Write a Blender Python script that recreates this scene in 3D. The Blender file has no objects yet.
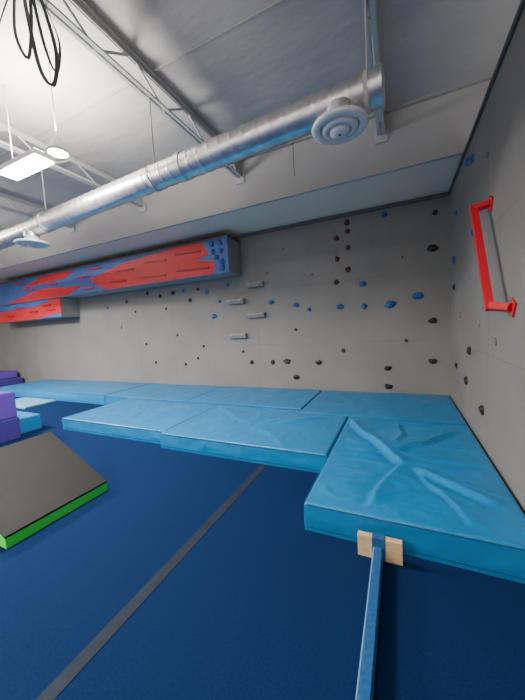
import bpy, bmesh, math, random
from mathutils import Vector, Matrix, noise
random.seed(7)
S=bpy.context.scene

# ------------------------------------------------------------------ materials
def mat(name,col,rough=0.6,metal=0.0,spec=0.5,noise_amt=0.0,noise_scale=5.0,bump=0.0,bump_scale=20.0,
        emit=None,estr=0.0,col2=None,stretch=(1,1,1),coord='Object',detail=6.0,bump_dist=0.02):
    m=bpy.data.materials.new(name); m.use_nodes=True
    nt=m.node_tree; b=nt.nodes['Principled BSDF']
    b.inputs['Base Color'].default_value=(*col,1)
    b.inputs['Roughness'].default_value=rough
    b.inputs['Metallic'].default_value=metal
    b.inputs['Specular IOR Level'].default_value=spec
    tc=nt.nodes.new('ShaderNodeTexCoord')
    mp=nt.nodes.new('ShaderNodeMapping'); mp.inputs['Scale'].default_value=stretch
    nt.links.new(tc.outputs[coord],mp.inputs['Vector'])
    if noise_amt>0 or col2:
        n=nt.nodes.new('ShaderNodeTexNoise'); n.inputs['Scale'].default_value=noise_scale
        n.inputs['Detail'].default_value=detail
        nt.links.new(mp.outputs[0],n.inputs['Vector'])
        r=nt.nodes.new('ShaderNodeValToRGB')
        c2=col2 if col2 else tuple(min(1,c*(1+noise_amt)) for c in col)
        c1=col if col2 else tuple(c*(1-noise_amt) for c in col)
        r.color_ramp.elements[0].position=0.32; r.color_ramp.elements[0].color=(*c1,1)
        r.color_ramp.elements[1].position=0.68; r.color_ramp.elements[1].color=(*c2,1)
        nt.links.new(n.outputs['Fac'],r.inputs['Fac'])
        nt.links.new(r.outputs['Color'],b.inputs['Base Color'])
    if bump>0:
        n2=nt.nodes.new('ShaderNodeTexNoise'); n2.inputs['Scale'].default_value=bump_scale
        n2.inputs['Detail'].default_value=5
        nt.links.new(mp.outputs[0],n2.inputs['Vector'])
        bp=nt.nodes.new('ShaderNodeBump'); bp.inputs['Strength'].default_value=bump
        bp.inputs['Distance'].default_value=bump_dist
        nt.links.new(n2.outputs['Fac'],bp.inputs['Height'])
        nt.links.new(bp.outputs['Normal'],b.inputs['Normal'])
    if emit:
        b.inputs['Emission Color'].default_value=(*emit,1); b.inputs['Emission Strength'].default_value=estr
    return m

M_carpet=mat('carpet_blue',(0.0048,0.0185,0.066),0.95,spec=0.06,noise_amt=0.16,noise_scale=90,bump=0.3,bump_scale=350,bump_dist=0.003)
M_tape=mat('tape_dark',(0.012,0.018,0.032),0.75,spec=0.2,noise_amt=0.25,noise_scale=12)
M_mat=mat('vinyl_blue',(0.009,0.180,0.40),0.32,spec=0.5,noise_amt=0.05,noise_scale=3,bump=0.5,bump_scale=6,bump_dist=0.03)
M_matpale=mat('vinyl_pale',(0.14,0.36,0.50),0.45)
M_matseam=mat('vinyl_seam',(0.004,0.07,0.17),0.5)
M_wall=mat('wall_grey_paint',(0.222,0.208,0.190),0.75,spec=0.25,noise_amt=0.07,noise_scale=1.2,bump=0.15,bump_scale=30,bump_dist=0.01)
M_groove=mat('wall_groove',(0.19,0.178,0.162),0.8,spec=0.1)
M_trim=mat('trim_dark',(0.10,0.10,0.10),0.6)
M_upper=mat('soffit_white',(0.97,0.73,0.55),0.85,spec=0.1,noise_amt=0.02,noise_scale=2)
M_bulk=mat('bulkhead_insulation',(0.48,0.455,0.43),0.8,spec=0.2,noise_amt=0.05,noise_scale=1.5,bump=0.25,bump_scale=1.6,bump_dist=0.05)
M_ceil=mat('ceiling_insulation',(0.50,0.458,0.415),0.7,spec=0.25,noise_amt=0.06,noise_scale=0.9,bump=0.35,bump_scale=1.2,stretch=(1,2.0,1),bump_dist=0.10)
M_cseam=mat('ceiling_seam',(0.38,0.36,0.335),0.7)
M_steel=mat('joist_paint',(0.54,0.525,0.50),0.55)
M_galv=mat('galvanised_steel',(0.68,0.67,0.65),0.36,metal=0.9,noise_amt=0.16,noise_scale=9,stretch=(1,1,1))
M_white=mat('white_enamel',(0.80,0.79,0.77),0.4)
M_dark=mat('dark_void',(0.03,0.03,0.03),0.8)
M_red=mat('red_paint',(0.62,0.012,0.025),0.4)
M_redw=mat('red_panel',(0.62,0.025,0.03),0.5,noise_amt=0.06,noise_scale=4)
M_rung=mat('rung_darkred',(0.40,0.015,0.02),0.5)
M_blueP=mat('blue_panel',(0.06,0.13,0.33),0.5,noise_amt=0.08,noise_scale=3)
M_greyside=mat('grey_plywood_side',(0.30,0.285,0.26),0.7)
M_ledge=mat('ledge_grey',(0.27,0.255,0.23),0.7)
M_black=mat('hold_black',(0.012,0.012,0.013),0.55)
M_hblue=mat('hold_blue',(0.012,0.085,0.28),0.5)
M_hred=mat('hold_darkred',(0.065,0.010,0.012),0.5)
M_hgrey=mat('hold_grey',(0.16,0.155,0.15),0.6)
M_wedge=mat('wedge_black_vinyl',(0.015,0.013,0.011),0.62,spec=0.22,noise_amt=0.2,noise_scale=3,bump=0.2,bump_scale=5)
M_green=mat('green_vinyl',(0.06,0.85,0.07),0.5)
M_purple=mat('purple_vinyl',(0.10,0.045,0.33),0.45,bump=0.2,bump_scale=5)
M_purple2=mat('violet_vinyl',(0.045,0.03,0.20),0.5)
M_bblue=mat('block_blue_vinyl',(0.02,0.19,0.43),0.45)
M_wood=mat('pine_wood',(0.55,0.36,0.18),0.6,col2=(0.70,0.50,0.28),noise_scale=14,stretch=(1,1,6))
M_beam=mat('beam_blue_carpet',(0.020,0.085,0.23),0.9,spec=0.15,noise_amt=0.2,noise_scale=50,bump=0.4,bump_scale=200,bump_dist=0.004)
M_beamedge=mat('beam_edge_light_blue',(0.14,0.30,0.48),0.7)
M_bolt=mat('bolt_steel',(0.6,0.6,0.6),0.3,metal=1)
M_lamp=mat('lamp_glow',(1,1,1),0.5,emit=(1,0.98,0.94),estr=45)
M_strap=mat('strap_grey',(0.13,0.13,0.13),0.7)

# ------------------------------------------------------------------ mesh builder
class MB:
    def __init__(s): s.v=[];s.f=[];s.mi=[];s.sm=[];s.mats=[]
    def m(s,mt):
        if mt not in s.mats: s.mats.append(mt)
        return s.mats.index(mt)
    def add(s,vs,fs,mt,smooth=False):
        o=len(s.v); s.v+= [tuple(v) for v in vs]; k=s.m(mt)
        for f in fs: s.f.append([i+o for i in f]); s.mi.append(k); s.sm.append(smooth)
    def box(s,lo,hi,mt,bev=0.0,M=None):
        bm=bmesh.new(); bmesh.ops.create_cube(bm,size=1)
        for v in bm.verts:
            v.co=Vector([(lo[i]+hi[i])/2+v.co[i]*(hi[i]-lo[i]) for i in range(3)])
        if bev>0: bmesh.ops.bevel(bm,geom=bm.edges[:],offset=bev,segments=3,affect='EDGES',profile=0.5)
        if M: bm.transform(M)
        s.bm(bm,mt,False)
    def bm(s,bm,mt,smooth=True):
        bm.verts.index_update()
        s.add([v.co[:] for v in bm.verts],[[v.index for v in f.verts] for f in bm.faces],mt,smooth); bm.free()
    def prism(s,poly,axis,a,b,mt):
        def P(p,t):
            return {'x':(t,p[0],p[1]),'y':(p[0],t,p[1]),'z':(p[0],p[1],t)}[axis]
        n=len(poly); vs=[P(p,a) for p in poly]+[P(p,b) for p in poly]
        fs=[list(range(n)),list(range(2*n-1,n-1,-1))]+[[i,(i+1)%n,n+(i+1)%n,n+i] for i in range(n)]
        s.add(vs,fs,mt)
    def tube(s,p,q,r,mt,n=12,r2=None,caps=True):
        p=Vector(p);q=Vector(q);d=(q-p).normalized(); r2=r if r2 is None else r2
        u=d.orthogonal().normalized(); w=d.cross(u)
        vs=[];
        for c,rr in ((p,r),(q,r2)):
            for i in range(n):
                a=2*math.pi*i/n; vs.append(c+u*rr*math.cos(a)+w*rr*math.sin(a))
        s.add(vs,[[i,(i+1)%n,n+(i+1)%n,n+i] for i in range(n)],mt,True)
        if caps: s.add(vs,[list(range(n))[::-1],list(range(n,2*n))],mt)
    def bar(s,p,q,wd,th,side,mt):
        p=Vector(p);q=Vector(q);d=(q-p).normalized(); sd=Vector(side); sd=(sd-d*sd.dot(d)).normalized(); up=d.cross(sd)
        vs=[c+sd*(a*wd/2)+up*(e*th/2) for c in (p,q) for a,e in ((-1,-1),(1,-1),(1,1),(-1,1))]
        s.add(vs,[[3,2,1,0],[4,5,6,7]]+[[i,(i+1)%4,4+(i+1)%4,4+i] for i in range(4)],mt)
    def ribbon(s,pts,wd,th,side,mt):
        pts=[Vector(p) for p in pts]; vs=[]
        for i,c in enumerate(pts):
            d=(pts[min(i+1,len(pts)-1)]-pts[max(0,i-1)]).normalized()
            a=i*0.03; sd0=Matrix.Rotation(a,3,'Z')@Vector(side)
            sd=(sd0-d*sd0.dot(d)).normalized(); up=d.cross(sd)
            vs+=[c+sd*(x*wd/2)+up*(e*th/2) for x,e in ((-1,-1),(1,-1),(1,1),(-1,1))]
        n=len(pts)
        s.add(vs,[[3,2,1,0],[4*n-4,4*n-3,4*n-2,4*n-1]]+[[4*j+i,4*j+(i+1)%4,4*j+4+(i+1)%4,4*j+4+i] for j in range(n-1) for i in range(4)],mt)
    def lathe(s,c,prof,mt,n=40):
        vs=[];k=len(prof)
        for r,z in prof:
            for i in range(n):
                a=2*math.pi*i/n; vs.append((c[0]+r*math.cos(a),c[1]+r*math.sin(a),c[2]+z))
        fs=[[j*n+i,j*n+(i+1)%n,(j+1)*n+(i+1)%n,(j+1)*n+i] for j in range(k-1) for i in range(n)]
        s.add(vs,fs,mt,True)
    def obj(s,name,fixn=True):
        me=bpy.data.meshes.new(name); me.from_pydata(s.v,[],s.f)
        for m_ in s.mats: me.materials.append(m_)
        for p,k,sm in zip(me.polygons,s.mi,s.sm): p.material_index=k; p.use_smooth=sm
        if fixn:
            bm=bmesh.new(); bm.from_mesh(me); bmesh.ops.recalc_face_normals(bm,faces=bm.faces[:]); bm.to_mesh(me); bm.free()
        me.update()
        o=bpy.data.objects.new(name,me); S.collection.objects.link(o); return o

# ------------------------------------------------------------------ room shell
XR=0.78; YB=6.0; XL=-14.0; YF=-5.0; WT=3.60; CZ=4.44; BY=4.67; JB=4.14
b=MB(); b.box((XL,YF,-0.1),(XR+0.12,YB+0.15,0.0),M_carpet); b.obj('floor')
b=MB(); b.box((XL,YF,CZ),(1.9,YB+0.3,CZ+0.1),M_ceil); b.obj('ceiling')
b=MB(); b.box((XL,YB,0),(XR+0.12,YB+0.12,WT),M_wall)
for x in [XR-1.22*i for i in range(1,12)]:
    b.box((x-0.002,YB-0.0012,0),(x+0.002,YB,WT),M_groove)
for z in (1.2,2.4):
    b.box((XL,YB-0.0012,z-0.003),(XR,YB,z+0.003),M_groove)
b.obj('wall_back')
b=MB(); b.box((XR,YF,0),(XR+0.12,YB,WT),M_wall)
for y in [YB-1.22*i for i in range(1,9)]:
    b.box((XR-0.0012,y-0.002,0),(XR,y+0.002,WT),M_groove)
for z in (1.2,2.4):
    b.box((XR-0.0012,YF,z-0.002),(XR,YB,z+0.002),M_groove)
b.obj('wall_right')
b=MB(); b.box((XL-0.1,YF,0),(XL,YB+0.12,CZ),M_bulk); b.obj('wall_left')
b=MB(); b.box((XL,BY,WT+0.06),(1.8,BY+0.08,CZ),M_bulk)
b.box((XL,BY+0.08,WT+0.06),(1.8,YB+0.13,WT+0.12),M_upper); b.obj('wall_bulkhead')
b=MB(); b.box((1.8,YF,WT-0.3),(1.9,YB+0.2,CZ),M_bulk); b.obj('wall_right_upper')
b=MB(); b.box((XL,YB-0.05,WT),(XR+0.1,YB+0.13,WT+0.05),M_trim,0.004); b.obj('trim_1')
b=MB(); b.box((XR-0.025,YF,WT),(XR+0.13,YB-0.05,WT+0.04),M_trim,0.004); b.obj('trim_2')
b=MB()
for y in (-3.3,-1.3,0.7,2.7):
    b.box((XL,y-0.015,CZ-0.02),(1.8,y+0.015,CZ),M_cseam,0.005)
b.box((XL,BY-0.05,CZ-0.04),(1.8,BY,CZ),M_cseam)
b.box((XL,BY-0.02,WT+0.04),(1.8,BY+0.0,WT+0.07),M_bulk)
b.obj('trim_3')
b=MB(); b.box((-1.50,YF,0.0),(-1.42,2.97,0.003),M_tape); b.obj('floor_tape')

# ------------------------------------------------------------------ steel joists
for x in (-0.19,-2.42,-4.66,-6.9,-9.14,-11.38):
    b=MB(); zt=CZ-0.03; zb=JB
    for zz,sg in ((zt,-1),(zb,1)):
        for dx in (-0.05,0.012):
            b.box((x+dx,YF+0.1,zz-0.006),(x+dx+0.038,BY,zz+0.006),M_steel)
            xx=x+dx+(0.038 if dx<0 else 0)
            b.box((xx-0.003,YF+0.1,min(zz,zz+sg*0.05)),(xx+0.003,BY,max(zz,zz+sg*0.05)),M_steel)
    y=YF+0.3; up=True
    while y<BY-0.25:
        y2=y+0.42
        b.tube((x,y,zb if up else zt),(x,min(y2,BY),zt if up else zb),0.014,M_steel,8)
        y=y2; up=not up
    b.prism([(BY,zb-0.02),(BY,zt),(BY-0.30,zt),(BY-0.10,zb-0.02)],'x',x-0.004,x+0.004,M_steel)
    b.box((x-0.08,BY-0.03,zb-0.10),(x+0.08,BY-0.002,zb+0.06),M_steel,0.003)
    b.obj('steel_roof_joist')

# electrical conduit with drop wires
b=MB()
b.box((-1.40,4.25,CZ-0.05),(-1.30,4.35,CZ),M_steel,0.006)
b.tube((-1.35,4.3,CZ-0.02),(-1.35,BY-0.02,CZ-0.02),0.010,M_steel,8)
b.tube((-1.35,4.3,JB-0.40),(-1.35,4.3,CZ-0.04),0.005,M_dark,6)
b.obj('electrical_conduit')

# ------------------------------------------------------------------ spiral duct
p0=Vector((-0.08,2.50,3.30)); p1=Vector((-9.0,3.03,3.30)); R=0.125
d=(p1-p0); L=d.length; d.normalize(); u=Vector((0,0,1)); w=d.cross(u)
b=MB(); n=32; step=0.0125; N=int(L/step)
vs=[]; pitch=0.13
for j in range(N+1):
    for i in range(n):
        a=2*math.pi*i/n
        ph=((j*step)/pitch - i/n)%1.0
        rr=R+(0.005 if ph<0.10 else 0.0)
        vs.append(p0+d*(j*step)+u*rr*math.cos(a)+w*rr*math.sin(a))
b.add(vs,[[j*n+i,j*n+(i+1)%n,(j+1)*n+(i+1)%n,(j+1)*n+i] for j in range(N) for i in range(n)],M_galv,True)
b.add([vs[i] for i in range(n)],[list(range(n))],M_galv)
b.tube(p0,p0+d*0.03,R+0.008,M_galv,32)
for t in (1.9,4.6,7.3):
    c=p0+d*t; b.tube(c,c+d*0.07,R+0.009,M_galv,32)
for x in (-0.19,-2.42,-4.66,-6.9):
    t=(p0.x-x)/abs(d.x); c=p0+d*t
    b.tube((x,c.y,c.z+R),(x,c.y,JB),0.008,M_steel,6)
    b.tube(c-d*0.015,c+d*0.015,R+0.007,M_steel,32)
b.obj('spiral_ventilation_duct')

def diffuser(x,y,z,ztop,sc,name='round_ceiling_diffuser'):
    b=MB()
    b.lathe((x,y,z),[(0.09*sc,ztop-z),(0.09*sc,0.09),(0.11*sc,0.075),(0.215*sc,0.05),(0.225*sc,0.035),(0.215*sc,0.02),(0.165*sc,0.012),(0.155*sc,0.03),(0.15*sc,0.06)],M_white)
    b.lathe((x,y,z),[(0.148*sc,0.05),(0.142*sc,0.012),(0.10*sc,-0.004),(0.095*sc,0.01),(0.09*sc,0.04)],M_white)
    b.lathe((x,y,z),[(0.088*sc,0.03),(0.08*sc,-0.006),(0.035*sc,-0.02),(0.0005,-0.022)],M_white)
    b.lathe((x,y,z),[(0.16*sc,0.062),(0.0005,0.062)],M_dark)
    b.tube((x,y,z-0.03),(x,y,z+0.05),0.008,M_dark,8)
    b.tube((x,y,ztop-0.05),(x,y,ztop+0.02),0.10*sc,M_galv,24)
    return b.obj(name)
diffuser(-0.39,2.43,3.04,3.20,0.93)
diffuser(-5.05,2.76,3.02,3.20,1.0)

# ------------------------------------------------------------------ landing mats
def landing_mat(x0,x1,y0,y1,h,mt,seed,crease=None,folds=None,name='landing_mat',amp=0.006,cell=0.035):
    r=0.022
    def axis(a,b):
        L=b-a; e=[0,0.002,0.007,0.014,0.022]; n=max(2,int((L-0.044)/cell))
        return [a+t for t in e]+[a+0.022+(L-0.044)*i/n for i in range(1,n)]+[b-t for t in e[::-1]]
    X=axis(x0,x1);Y=axis(y0,y1)
    def edge(dd):
        return r-math.sqrt(max(0,r*r-(r-min(dd,r))**2)) if dd<r else 0
    def top(x,y):
        dx=min(x-x0,x1-x);dy=min(y-y0,y1-y)
        z=h-max(edge(dx),edge(dy))
        k=min(1,min(dx,dy)/0.15)
        q=Vector((x*1.3+seed*3.1,y*1.3,seed))
        z+=amp*k*noise.noise(q)*2
        z-=abs(noise.noise(Vector((x*3+seed,y*3,seed*2.2))))*amp*k
        z+=amp*0.9*(0.3+k)*max(0,1-abs(noise.noise(Vector((x*2.2+9*seed,y*4,1)))*5))*min(1,min(dx,dy)/0.03)
        if folds:
            wx=x+0.06*noise.noise(Vector((x*2.5,y*2.5,seed))); wy=y+0.06*noise.noise(Vector((x*2.5,y*2.5,seed+5)))
            for (ax,ay,bx,by,A,W) in folds:
                ux,uy=bx-ax,by-ay; LL=math.hypot(ux,uy); ux/=LL;uy/=LL
                t=(wx-ax)*ux+(wy-ay)*uy; s_=(wx-ax)*(-uy)+(wy-ay)*ux
                e=max(0,min(1,t/0.25))*max(0,min(1,(LL-t)/0.25)) if 0<t<LL else 0
                e=e*e*(3-2*e)
                sh=math.exp(-abs(s_)/W) if s_>0 else math.exp(-(s_/(W*0.45))**2)
                z+=A*e*(sh-0.35*math.exp(-((s_+W*0.9)/(W*0.6))**2))*min(1,min(dx,dy)/0.06)
        if crease:
            for cx,cy,nn,A,R0 in crease:
                rr=math.hypot(x-cx,y-cy); th=math.atan2(y-cy,x-cx)
                f=th*nn/2+1.6*noise.noise(Vector((math.cos(th)*1.5,math.sin(th)*1.5+rr*0.5,seed)))
                s_=math.sin(f); rid=max(0,1-abs(s_)*1.6)**2
                z+=A*rid*math.exp(-(rr/R0)**2)*min(1,rr/0.3)*k*(0.8+0.8*noise.noise(Vector((math.cos(th)*3,math.sin(th)*3,seed))))
        return z
    nx,ny=len(X),len(Y); b=MB(); vs=[]
    for j in range(ny):
        for i in range(nx): vs.append((X[i],Y[j],top(X[i],Y[j])))
    fs=[[j*nx+i,j*nx+i+1,(j+1)*nx+i+1,(j+1)*nx+i] for j in range(ny-1) for i in range(nx-1)]
    per=[i for i in range(nx)]+[j*nx+nx-1 for j in range(1,ny)]+[(ny-1)*nx+i for i in range(nx-2,-1,-1)]+[j*nx for j in range(ny-2,0,-1)]
    cur=per; m=len(per)
    for lvl in range(1,8):
        z=(h-r)*(1-lvl/7); new=[]
        for pi in per:
            x,y,_=vs[pi]
            nxv=(-1 if x<=x0+1e-6 else (1 if x>=x1-1e-6 else 0)); nyv=(-1 if y<=y0+1e-6 else (1 if y>=y1-1e-6 else 0))
            q=math.sin(math.pi*lvl/7)*(0.002+0.010*noise.noise(Vector((x*5,y*5,z*7+seed))))
            vs.append((x+nxv*q,y+nyv*q,z)); new.append(len(vs)-1)
        for a in range(m):
            c=(a+1)%m; fs.append([cur[a],new[a],new[c],cur[c]])
        cur=new
    b.add(vs,fs,mt,True); b.add([vs[i] for i in cur],[list(range(m))[::-1]],mt)
    b.box((x0+0.03,y0-0.004,0.030),(x1-0.03,y0+0.004,0.036),M_matseam)
    zt=h-0.012
    b.tube((x0+0.02,y0-0.001,zt),(x1-0.02,y0-0.001,zt),0.005,M_matseam,6)
    b.tube((x0-0.001,y0+0.02,zt),(x0-0.001,y1-0.02,zt),0.005,M_matseam,6)
    return b.obj(name,fixn=False)
H_=0.225; g=0.016
F=[(-0.68,4.28,0.05,2.9,0.042,0.085),(-0.10,3.2,0.62,4.15,0.030,0.08),(0.0,3.05,-0.25,2.15,0.024,0.07),(0.02,3.0,0.72,2.45,0.028,0.08),
   (-0.12,3.25,-0.66,2.95,0.018,0.06),(-0.05,3.35,-0.02,4.3,0.017,0.06),(0.1,3.0,0.45,2.15,0.016,0.05),(0.05,3.12,0.74,3.2,0.018,0.05),(-0.6,2.6,-0.2,2.75,0.012,0.05)]
landing_mat(-0.70,0.755,2.10,4.35,H_,M_mat,1,folds=F,amp=0.008,cell=0.016)
landing_mat(-3.035,-0.725,3.00,4.48,H_-0.01,M_mat,2,crease=[(-1.9,3.75,6,0.014,1.2)],folds=[(-2.9,4.3,-1.9,3.6,.018,.08),(-1.9,3.65,-0.9,4.3,.018,.08),(-1.8,3.6,-1.2,3.05,.015,.07)],cell=0.026)
landing_mat(-5.40,-3.055,3.10,4.51,H_-0.02,M_mat,3,crease=[(-4.2,3.9,5,0.016,1.2)],cell=0.035)
xs=[0.755,-1.49,-3.86,-6.22,-8.6,-11.0]
for i in range(5):
    landing_mat(xs[i+1]+g,xs[i],4.38 if i==0 else 4.54,5.98,H_+(0.006 if i%2 else 0),M_mat,5+i,cell=0.04,
                crease=[((xs[i]+xs[i+1])/2,5.2,6,0.016,1.2)])
b=MB(); b.box((-9.3,3.75,0),(-7.9,4.45,0.05),M_matpale,0.012); b.box((-9.3,4.098,0.04),(-7.9,4.102,0.0505),M_matseam); b.obj('folding_panel_mat')

# ------------------------------------------------------------------ bouldering volumes with painted panels
def rung(b,x,z,L,y,mt,ang=0.0):
    M=Matrix.Translation((x,y,z))@Matrix.Rotation(ang,4,'Y')
    b.box((-L/2,-0.035,-0.02),(L/2,0.0,0.02),mt,0.008,M)
def blob(b,c,nrm,r,sx,sz,mt,seed):
    bm=bmesh.new(); bmesh.ops.create_icosphere(bm,subdivisions=3,radius=1)
    nrm=Vector(nrm); up=Vector((0,0,1)); side=up.cross(nrm)
    for v in bm.verts:
        p=v.co.copy(); k=1+0.45*noise.noise(p*1.3+Vector((seed*1.7,0,seed)))+0.15*noise.noise(p*3+Vector((seed,2,0)))
        p*=k
        out=p.z; vert=p.y
        if out>0 and vert>0.2: out+=0.25*vert
        out=max(out,0.02)
        v.co=Vector(c)+side*p.x*r*sx+up*vert*r*sz+nrm*out*r*0.62
    b.bm(bm,mt,True)
YV=YB-0.003
b=MB()
x0,x1=-12.2,-3.22; yf=5.45; z0,z1=2.78,3.50
b.box((x0,yf+0.02,z0),(x1,YV,z1),M_greyside)
b.box((x0,yf,z0),(x1-0.0,yf+0.02,z1),M_blueP)
b.box((x0,yf-0.015,z1-0.005),(x1+0.02,YV,z1+0.03),M_trim)
def panel(pts): b.prism(pts,'y',yf-0.006,yf,M_redw)
panel([(-7.6,3.12),(-6.3,3.38),(-4.5,3.49),(-3.85,3.49),(-3.70,3.20),(-4.05,3.12),(-3.55,3.05),(-3.62,2.79),(-7.0,2.79)])
panel([(-11.9,2.80),(-8.6,2.80),(-7.9,3.0),(-9.8,3.10)])
panel([(-10.9,3.22),(-9.6,3.48),(-8.2,3.46),(-8.6,3.28)])
for x,z,L in [(-4.25,3.32,0.7),(-5.2,3.27,0.7),(-4.15,2.95,0.9),(-5.3,2.93,0.8),(-6.2,3.20,0.6),(-6.5,2.95,0.6)]:
    rung(b,x,z,L,yf-0.004,M_rung,0.04)
for x,z,L in [(-7.3,3.38,0.5),(-7.8,3.22,0.5),(-7.6,2.9,0.45),(-9.2,3.18,0.5),(-10.4,3.14,0.5),(-11.0,3.4,0.5)]:
    rung(b,x,z,L,yf-0.004,M_red,0.04)
for i,(x,z) in enumerate([(-3.38,3.24),(-3.58,3.24),(-3.36,3.0),(-3.36,2.88),(-3.6,3.40),(-3.40,3.40),(-3.50,3.12)]):
    blob(b,(x,yf-0.006,z),(0,-1,0),0.055,1,1,M_hblue,i+50)
b.obj('climbing_volume_panel')
b=MB(); x0,x1=-12.4,-8.95; z0,z1=2.22,2.76
b.box((x0,yf+0.02,z0),(x1,YV,z1),M_greyside); b.box((x0,yf,z0),(x1,yf+0.02,z1),M_redw)
b.prism([(-12.4,2.76),(-9.3,2.76),(-10.2,2.60),(-12.4,2.56)],'y',yf-0.006,yf,M_blueP)
b.prism([(-10.2,2.22),(-8.95,2.22),(-8.95,2.34),(-9.6,2.29)],'y',yf-0.006,yf,M_blueP)
for x,z in [(-9.6,2.6),(-10.3,2.45),(-11.0,2.6),(-11.6,2.4),(-9.4,2.45)]: rung(b,x,z,0.4,yf-0.004,M_rung)
b.obj('climbing_volume_panel')

for x0,x1,z in [(-3.08,-2.68,2.53),(-3.60,-3.17,2.20),(-3.10,-2.68,1.86),(-3.60,-3.16,1.42)]:
    b=MB(); y=YV
    b.prism([(y,z-0.05),(y-0.08,z-0.05),(y-0.12,z+0.02),(y-0.12,z+0.045),(y,z+0.05)],'x',x0,x1,M_ledge)
    b.box((x0+0.02,y-0.122,z+0.0),(x1-0.02,y-0.119,z+0.004),M_groove)
    for xx in (x0+0.08,x1-0.08): b.tube((xx,y-0.121,z+0.03),(xx,y-0.11,z+0.03),0.01,M_bolt,8)
    b.obj('climbing_ledge')

# ------------------------------------------------------------------ climbing holds
K,B_,Rd,G=M_black,M_hblue,M_hred,M_hgrey
hb=[(-.88,3.48,.06,Rd),(-.88,3.32,.05,Rd),(-1.09,3.23,.055,Rd),(-.88,3.02,.06,Rd),(-1.09,2.83,.055,Rd),(-.89,2.61,.06,Rd),(-1.12,2.39,.055,K),
(-.63,2.30,.065,B_),(-1.07,1.91,.07,B_),(-.61,1.88,.06,B_),(-.16,1.88,.09,B_),(.29,1.99,.08,B_),(.52,1.54,.065,K),(.53,2.78,.085,K),
(-2.53,2.12,.065,B_),(-1.97,2.01,.065,B_),(-1.69,1.90,.05,B_),(-3.09,.8,.055,K),(-2.57,.8,.06,K),(-2.23,.82,.075,K),(-1.54,.80,.065,K),
(-1.03,1.04,.045,K),(-.23,.69,.065,K),(.51,.83,.065,K),(-2.04,.48,.07,K),(-.22,.34,.07,K),(-5.23,2.58,.065,K),(-4.71,2.35,.06,K),(-4.03,1.91,.075,B_),
(-6.1,2.66,.055,K),(.57,3.37,.05,K),(-.22,3.5,.06,B_),(-5.67,2.54,.05,K),(-3.3,1.05,.04,K),(-4.4,1.2,.04,K),(-5.2,1.5,.04,K),(-2.2,3.2,.03,G),
(-2.6,2.75,.035,G),(-1.6,2.6,.03,G),(-6.3,1.3,.045,K),(-7.2,1.8,.05,G),(.05,2.7,.03,G),(-4.6,.9,.04,K),(-3.6,2.62,.05,B_),(-4.2,2.5,.055,B_),(-4.45,2.6,.045,K),
(-4.9,2.6,.05,B_),(-3.85,2.25,.045,B_),(-5.5,2.2,.04,K),(-2.0,1.5,.035,K),(-6.9,2.5,.05,K),(-7.7,2.4,.05,B_),(-6.6,2.2,.04,K),(-5.0,.75,.045,K),(-6.0,.8,.045,K),(.1,1.2,.035,K)]
b=MB()
for i,(x,z,r,m_) in enumerate(hb):
    blob(b,(x,YB-0.002,z),(0,-1,0),r*0.85,1.15 if r>.06 else 0.95,0.8 if r>.06 else 0.95,m_,i*1.3)
b.obj('climbing_holds')
b=MB()
for i,(y,z,r,m_) in enumerate([(4.23,3.37,.055,B_),(3.98,2.51,.06,B_),(4.2,2.55,.045,B_),(5.47,2.45,.065,B_),(4.39,1.16,.06,K),(4.57,.75,.06,K),(3.75,.59,.06,K),(5.32,.84,.05,K),
    (5.5,2.05,.05,K),(4.5,3.45,.05,B_),(3.9,1.5,.035,G),(5.0,1.6,.04,G),(3.3,1.35,.04,G),(3.6,3.1,.035,G),(5.3,3.1,.045,B_)]):
    blob(b,(XR-0.002,y,z),(-1,0,0),r*0.85,1.0,1.0,m_,i*2.1+30)
b.obj('climbing_holds')

# ------------------------------------------------------------------ red grab bar
b=MB()
A=Vector((0.65,3.49,2.60)); Bp=Vector((0.65,2.93,1.66)); wa=Vector((XR-0.018,3.46,2.61)); wb=Vector((XR-0.026,2.84,1.64))
ax=(Bp-A).normalized()
b.bar(A-ax*0.03,Bp+ax*0.03,0.055,0.045,(1,0,0),M_red)
b.bar(A,wa,0.055,0.05,ax,M_red)
b.bar(Bp,wb,0.055,0.05,ax,M_red)
for wp in (wa,wb):
    M=Matrix.Translation((XR-0.009,wp.y,wp.z))@Matrix.Rotation(0.52,4,'X')
    b.box((-0.008,-0.05,-0.06),(0.008,0.05,0.06),M_red,0.004,M)
    for s_ in (-1,1):
        q=M@Vector((-0.006,0,0.045*s_)); b.tube(q,q+Vector((-0.012,0,0)),0.010,M_bolt,6)
b.obj('red_grab_bar')

# ------------------------------------------------------------------ wedge mat
b=MB()
y0,y1=1.09,1.96; xr,xl=-2.78,-3.67; lo,hi=0.10,0.53
b.prism([(xr,0),(xr,lo-0.01),(xl,hi-0.01),(xl,0)],'y',y0,y1,M_green)
b.prism([(xr+0.004,lo-0.014),(xr+0.002,lo+0.002),(xl+0.01,hi+0.006),(xl-0.004,hi-0.004),(xl-0.004,hi-0.02)],'y',y0-0.004,y1+0.004,M_wedge)
b.box((xl-0.006,y0-0.002,0.0),(xl,y1+0.002,hi-0.01),M_wedge)
b.obj('incline_wedge_mat')

# foam blocks
b=MB(); b.box((-6.9,2.12,0),(-5.66,2.60,0.36),M_purple2,0.02); b.obj('foam_block')
b=MB(); b.box((-6.9,2.12,0.362),(-5.66,2.58,0.78),M_purple,0.02); b.obj('foam_block')
b=MB(); b.box((-6.9,2.64,0),(-5.86,3.02,0.27),M_bblue,0.02); b.obj('foam_block')
b=MB(); b.box((-13.6,4.9,0),(-12.3,5.9,0.28),M_purple2,0.03); b.box((-13.6,5.0,0.282),(-12.5,5.85,0.52),M_purple,0.03); b.obj('folded_tumbling_mat')

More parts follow.
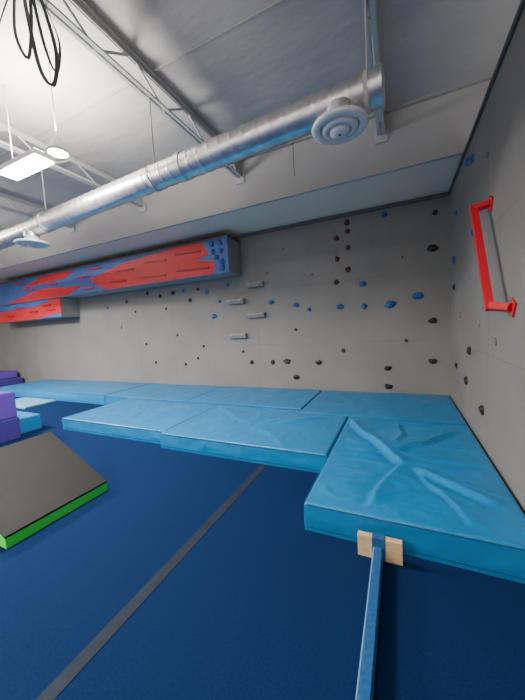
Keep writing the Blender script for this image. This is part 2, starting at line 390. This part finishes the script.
# ------------------------------------------------------------------ low balance beam
b=MB(); xc=-0.155
b.prism([(xc-0.028,0.02),(xc-0.028,0.085),(xc-0.020,0.098),(xc+0.020,0.098),(xc+0.028,0.085),(xc+0.028,0.02)],'y',-2.2,2.04,M_beam)
b.box((xc-0.034,-2.2,0.03),(xc-0.027,2.03,0.090),M_beamedge,0.002)
for yy in (1.985,0.0,-1.9):
    b.box((xc-0.135,yy,0.0),(xc-0.04,yy+0.045,0.15),M_wood,0.004)
    b.box((xc+0.04,yy,0.0),(xc+0.145,yy+0.045,0.15),M_wood,0.004)
    b.box((xc-0.042,yy-0.006,0.0),(xc+0.042,yy+0.05,0.155),M_beam,0.004)
b.obj('low_balance_beam')

# ------------------------------------------------------------------ ceiling lights & hanging strap
def area(name,loc,e,sx,sy,up=False):
    l=bpy.data.lights.new(name,'AREA'); l.energy=e; l.shape='RECTANGLE'; l.size=sx; l.size_y=sy; l.color=(1,0.99,0.97)
    o=bpy.data.objects.new(name,l); o.location=loc
    if up: o.rotation_euler=(math.pi,0,0)
    S.collection.objects.link(o)
def lamp(x,y,z,name='ceiling_light',power=220,uppower=60):
    b=MB()
    b.box((x-0.60,y-0.11,z),(x+0.15,y+0.11,z+0.05),M_white,0.01)
    b.box((x-0.58,y-0.095,z-0.02),(x+0.13,y+0.095,z),M_lamp,0.006)
    b.box((x-0.58,y-0.095,z+0.05),(x+0.13,y+0.095,z+0.06),M_lamp,0.003)
    b.lathe((x+0.36,y,z),[(0.03,0.14),(0.05,0.10),(0.10,0.0),(0.105,-0.02),(0.09,-0.02)],M_white)
    b.lathe((x+0.36,y,z),[(0.09,-0.015),(0.05,-0.03),(0.0005,-0.032)],M_lamp)
    b.tube((x-0.45,y,z+0.05),(x-0.45,y,CZ-0.0),0.006,M_steel,6); b.tube((x+0.36,y,z+0.13),(x+0.36,y,CZ),0.006,M_steel,6)
    b.tube((x+0.1,y,z+0.03),(x+0.32,y,z+0.08),0.012,M_white,8)
    b.obj(name)
    area('lamp_light',(x,y,z-0.06),power,0.9,0.3)
    area('ceiling_fill',(x,y,z+0.2),uppower,0.9,0.3,True)  # added upward fill that brightens the ceiling
lamp(-3.5,2.05,3.5,power=200,uppower=105)
lamp(-8.6,1.6,3.6,power=680,uppower=380)  # this and the following lamps are unseen fixtures, added to light the room
lamp(-8.6,-2.5,3.6,power=280,uppower=220)
lamp(-3.6,-2.5,3.6,power=240,uppower=190)
lamp(-0.4,-2.0,3.6,power=55,uppower=55)

b=MB()
def hang(pts,wd=0.03,side=(1,0.3,0)):
    out=[]
    P=[Vector(p) for p in pts]
    for i in range(len(P)-1):
        a=P[max(0,i-1)];c=P[i];d_=P[i+1];e=P[min(len(P)-1,i+2)]
        for k in range(8):
            t=k/8; out.append(0.5*((2*c)+(-a+d_)*t+(2*a-5*c+4*d_-e)*t*t+(-a+3*c-3*d_+e)*t**3))
    out.append(P[-1]); b.ribbon(out,wd,0.004,side,M_strap)
zz=JB
hang([(-2.43,1.45,zz),(-2.44,1.48,3.9),(-2.43,1.52,3.62),(-2.36,1.56,3.52),(-2.32,1.58,3.75),(-2.40,1.56,zz)],0.028)
hang([(-2.41,1.50,zz),(-2.40,1.55,3.8),(-2.37,1.60,3.64),(-2.33,1.62,3.85),(-2.42,1.60,zz)],0.024,(0.3,1,0))
hang([(-2.46,1.42,zz),(-2.52,1.42,3.85),(-2.47,1.46,3.68),(-2.42,1.48,3.9),(-2.43,1.5,zz)],0.022)
hang([(-2.42,1.4,zz),(-2.8,1.4,3.8),(-3.2,1.6,3.62),(-3.9,1.8,3.75),(-4.66,1.9,zz)],0.016,(0,0,1))
hang([(-2.42,1.3,zz),(-2.75,1.3,3.9),(-3.1,1.5,3.78),(-3.8,1.7,3.85),(-4.66,1.8,zz)],0.014,(0,0,1))
b.obj('hanging_webbing_strap')

# ------------------------------------------------------------------ world + camera
w=bpy.data.worlds.new('world'); S.world=w; w.use_nodes=True
bg=w.node_tree.nodes['Background']; bg.inputs[0].default_value=(1.0,0.98,0.96,1); bg.inputs[1].default_value=0.85
cam=bpy.data.cameras.new('camera'); cam.sensor_fit='AUTO'; cam.sensor_width=36; cam.lens=15.23; cam.clip_start=0.05
co=bpy.data.objects.new('camera',cam); S.collection.objects.link(co)
X=Vector((0.9062164,0.0171048,0.4224679));Y=Vector((0.4191729,0.0945044,-0.9029745));Z=Vector((-0.0553703,0.9953774,0.0784716))
M=Matrix((X,Y,Z)).to_4x4(); M.translation=Vector((0,0,1.6)); co.matrix_world=M
S.camera=co
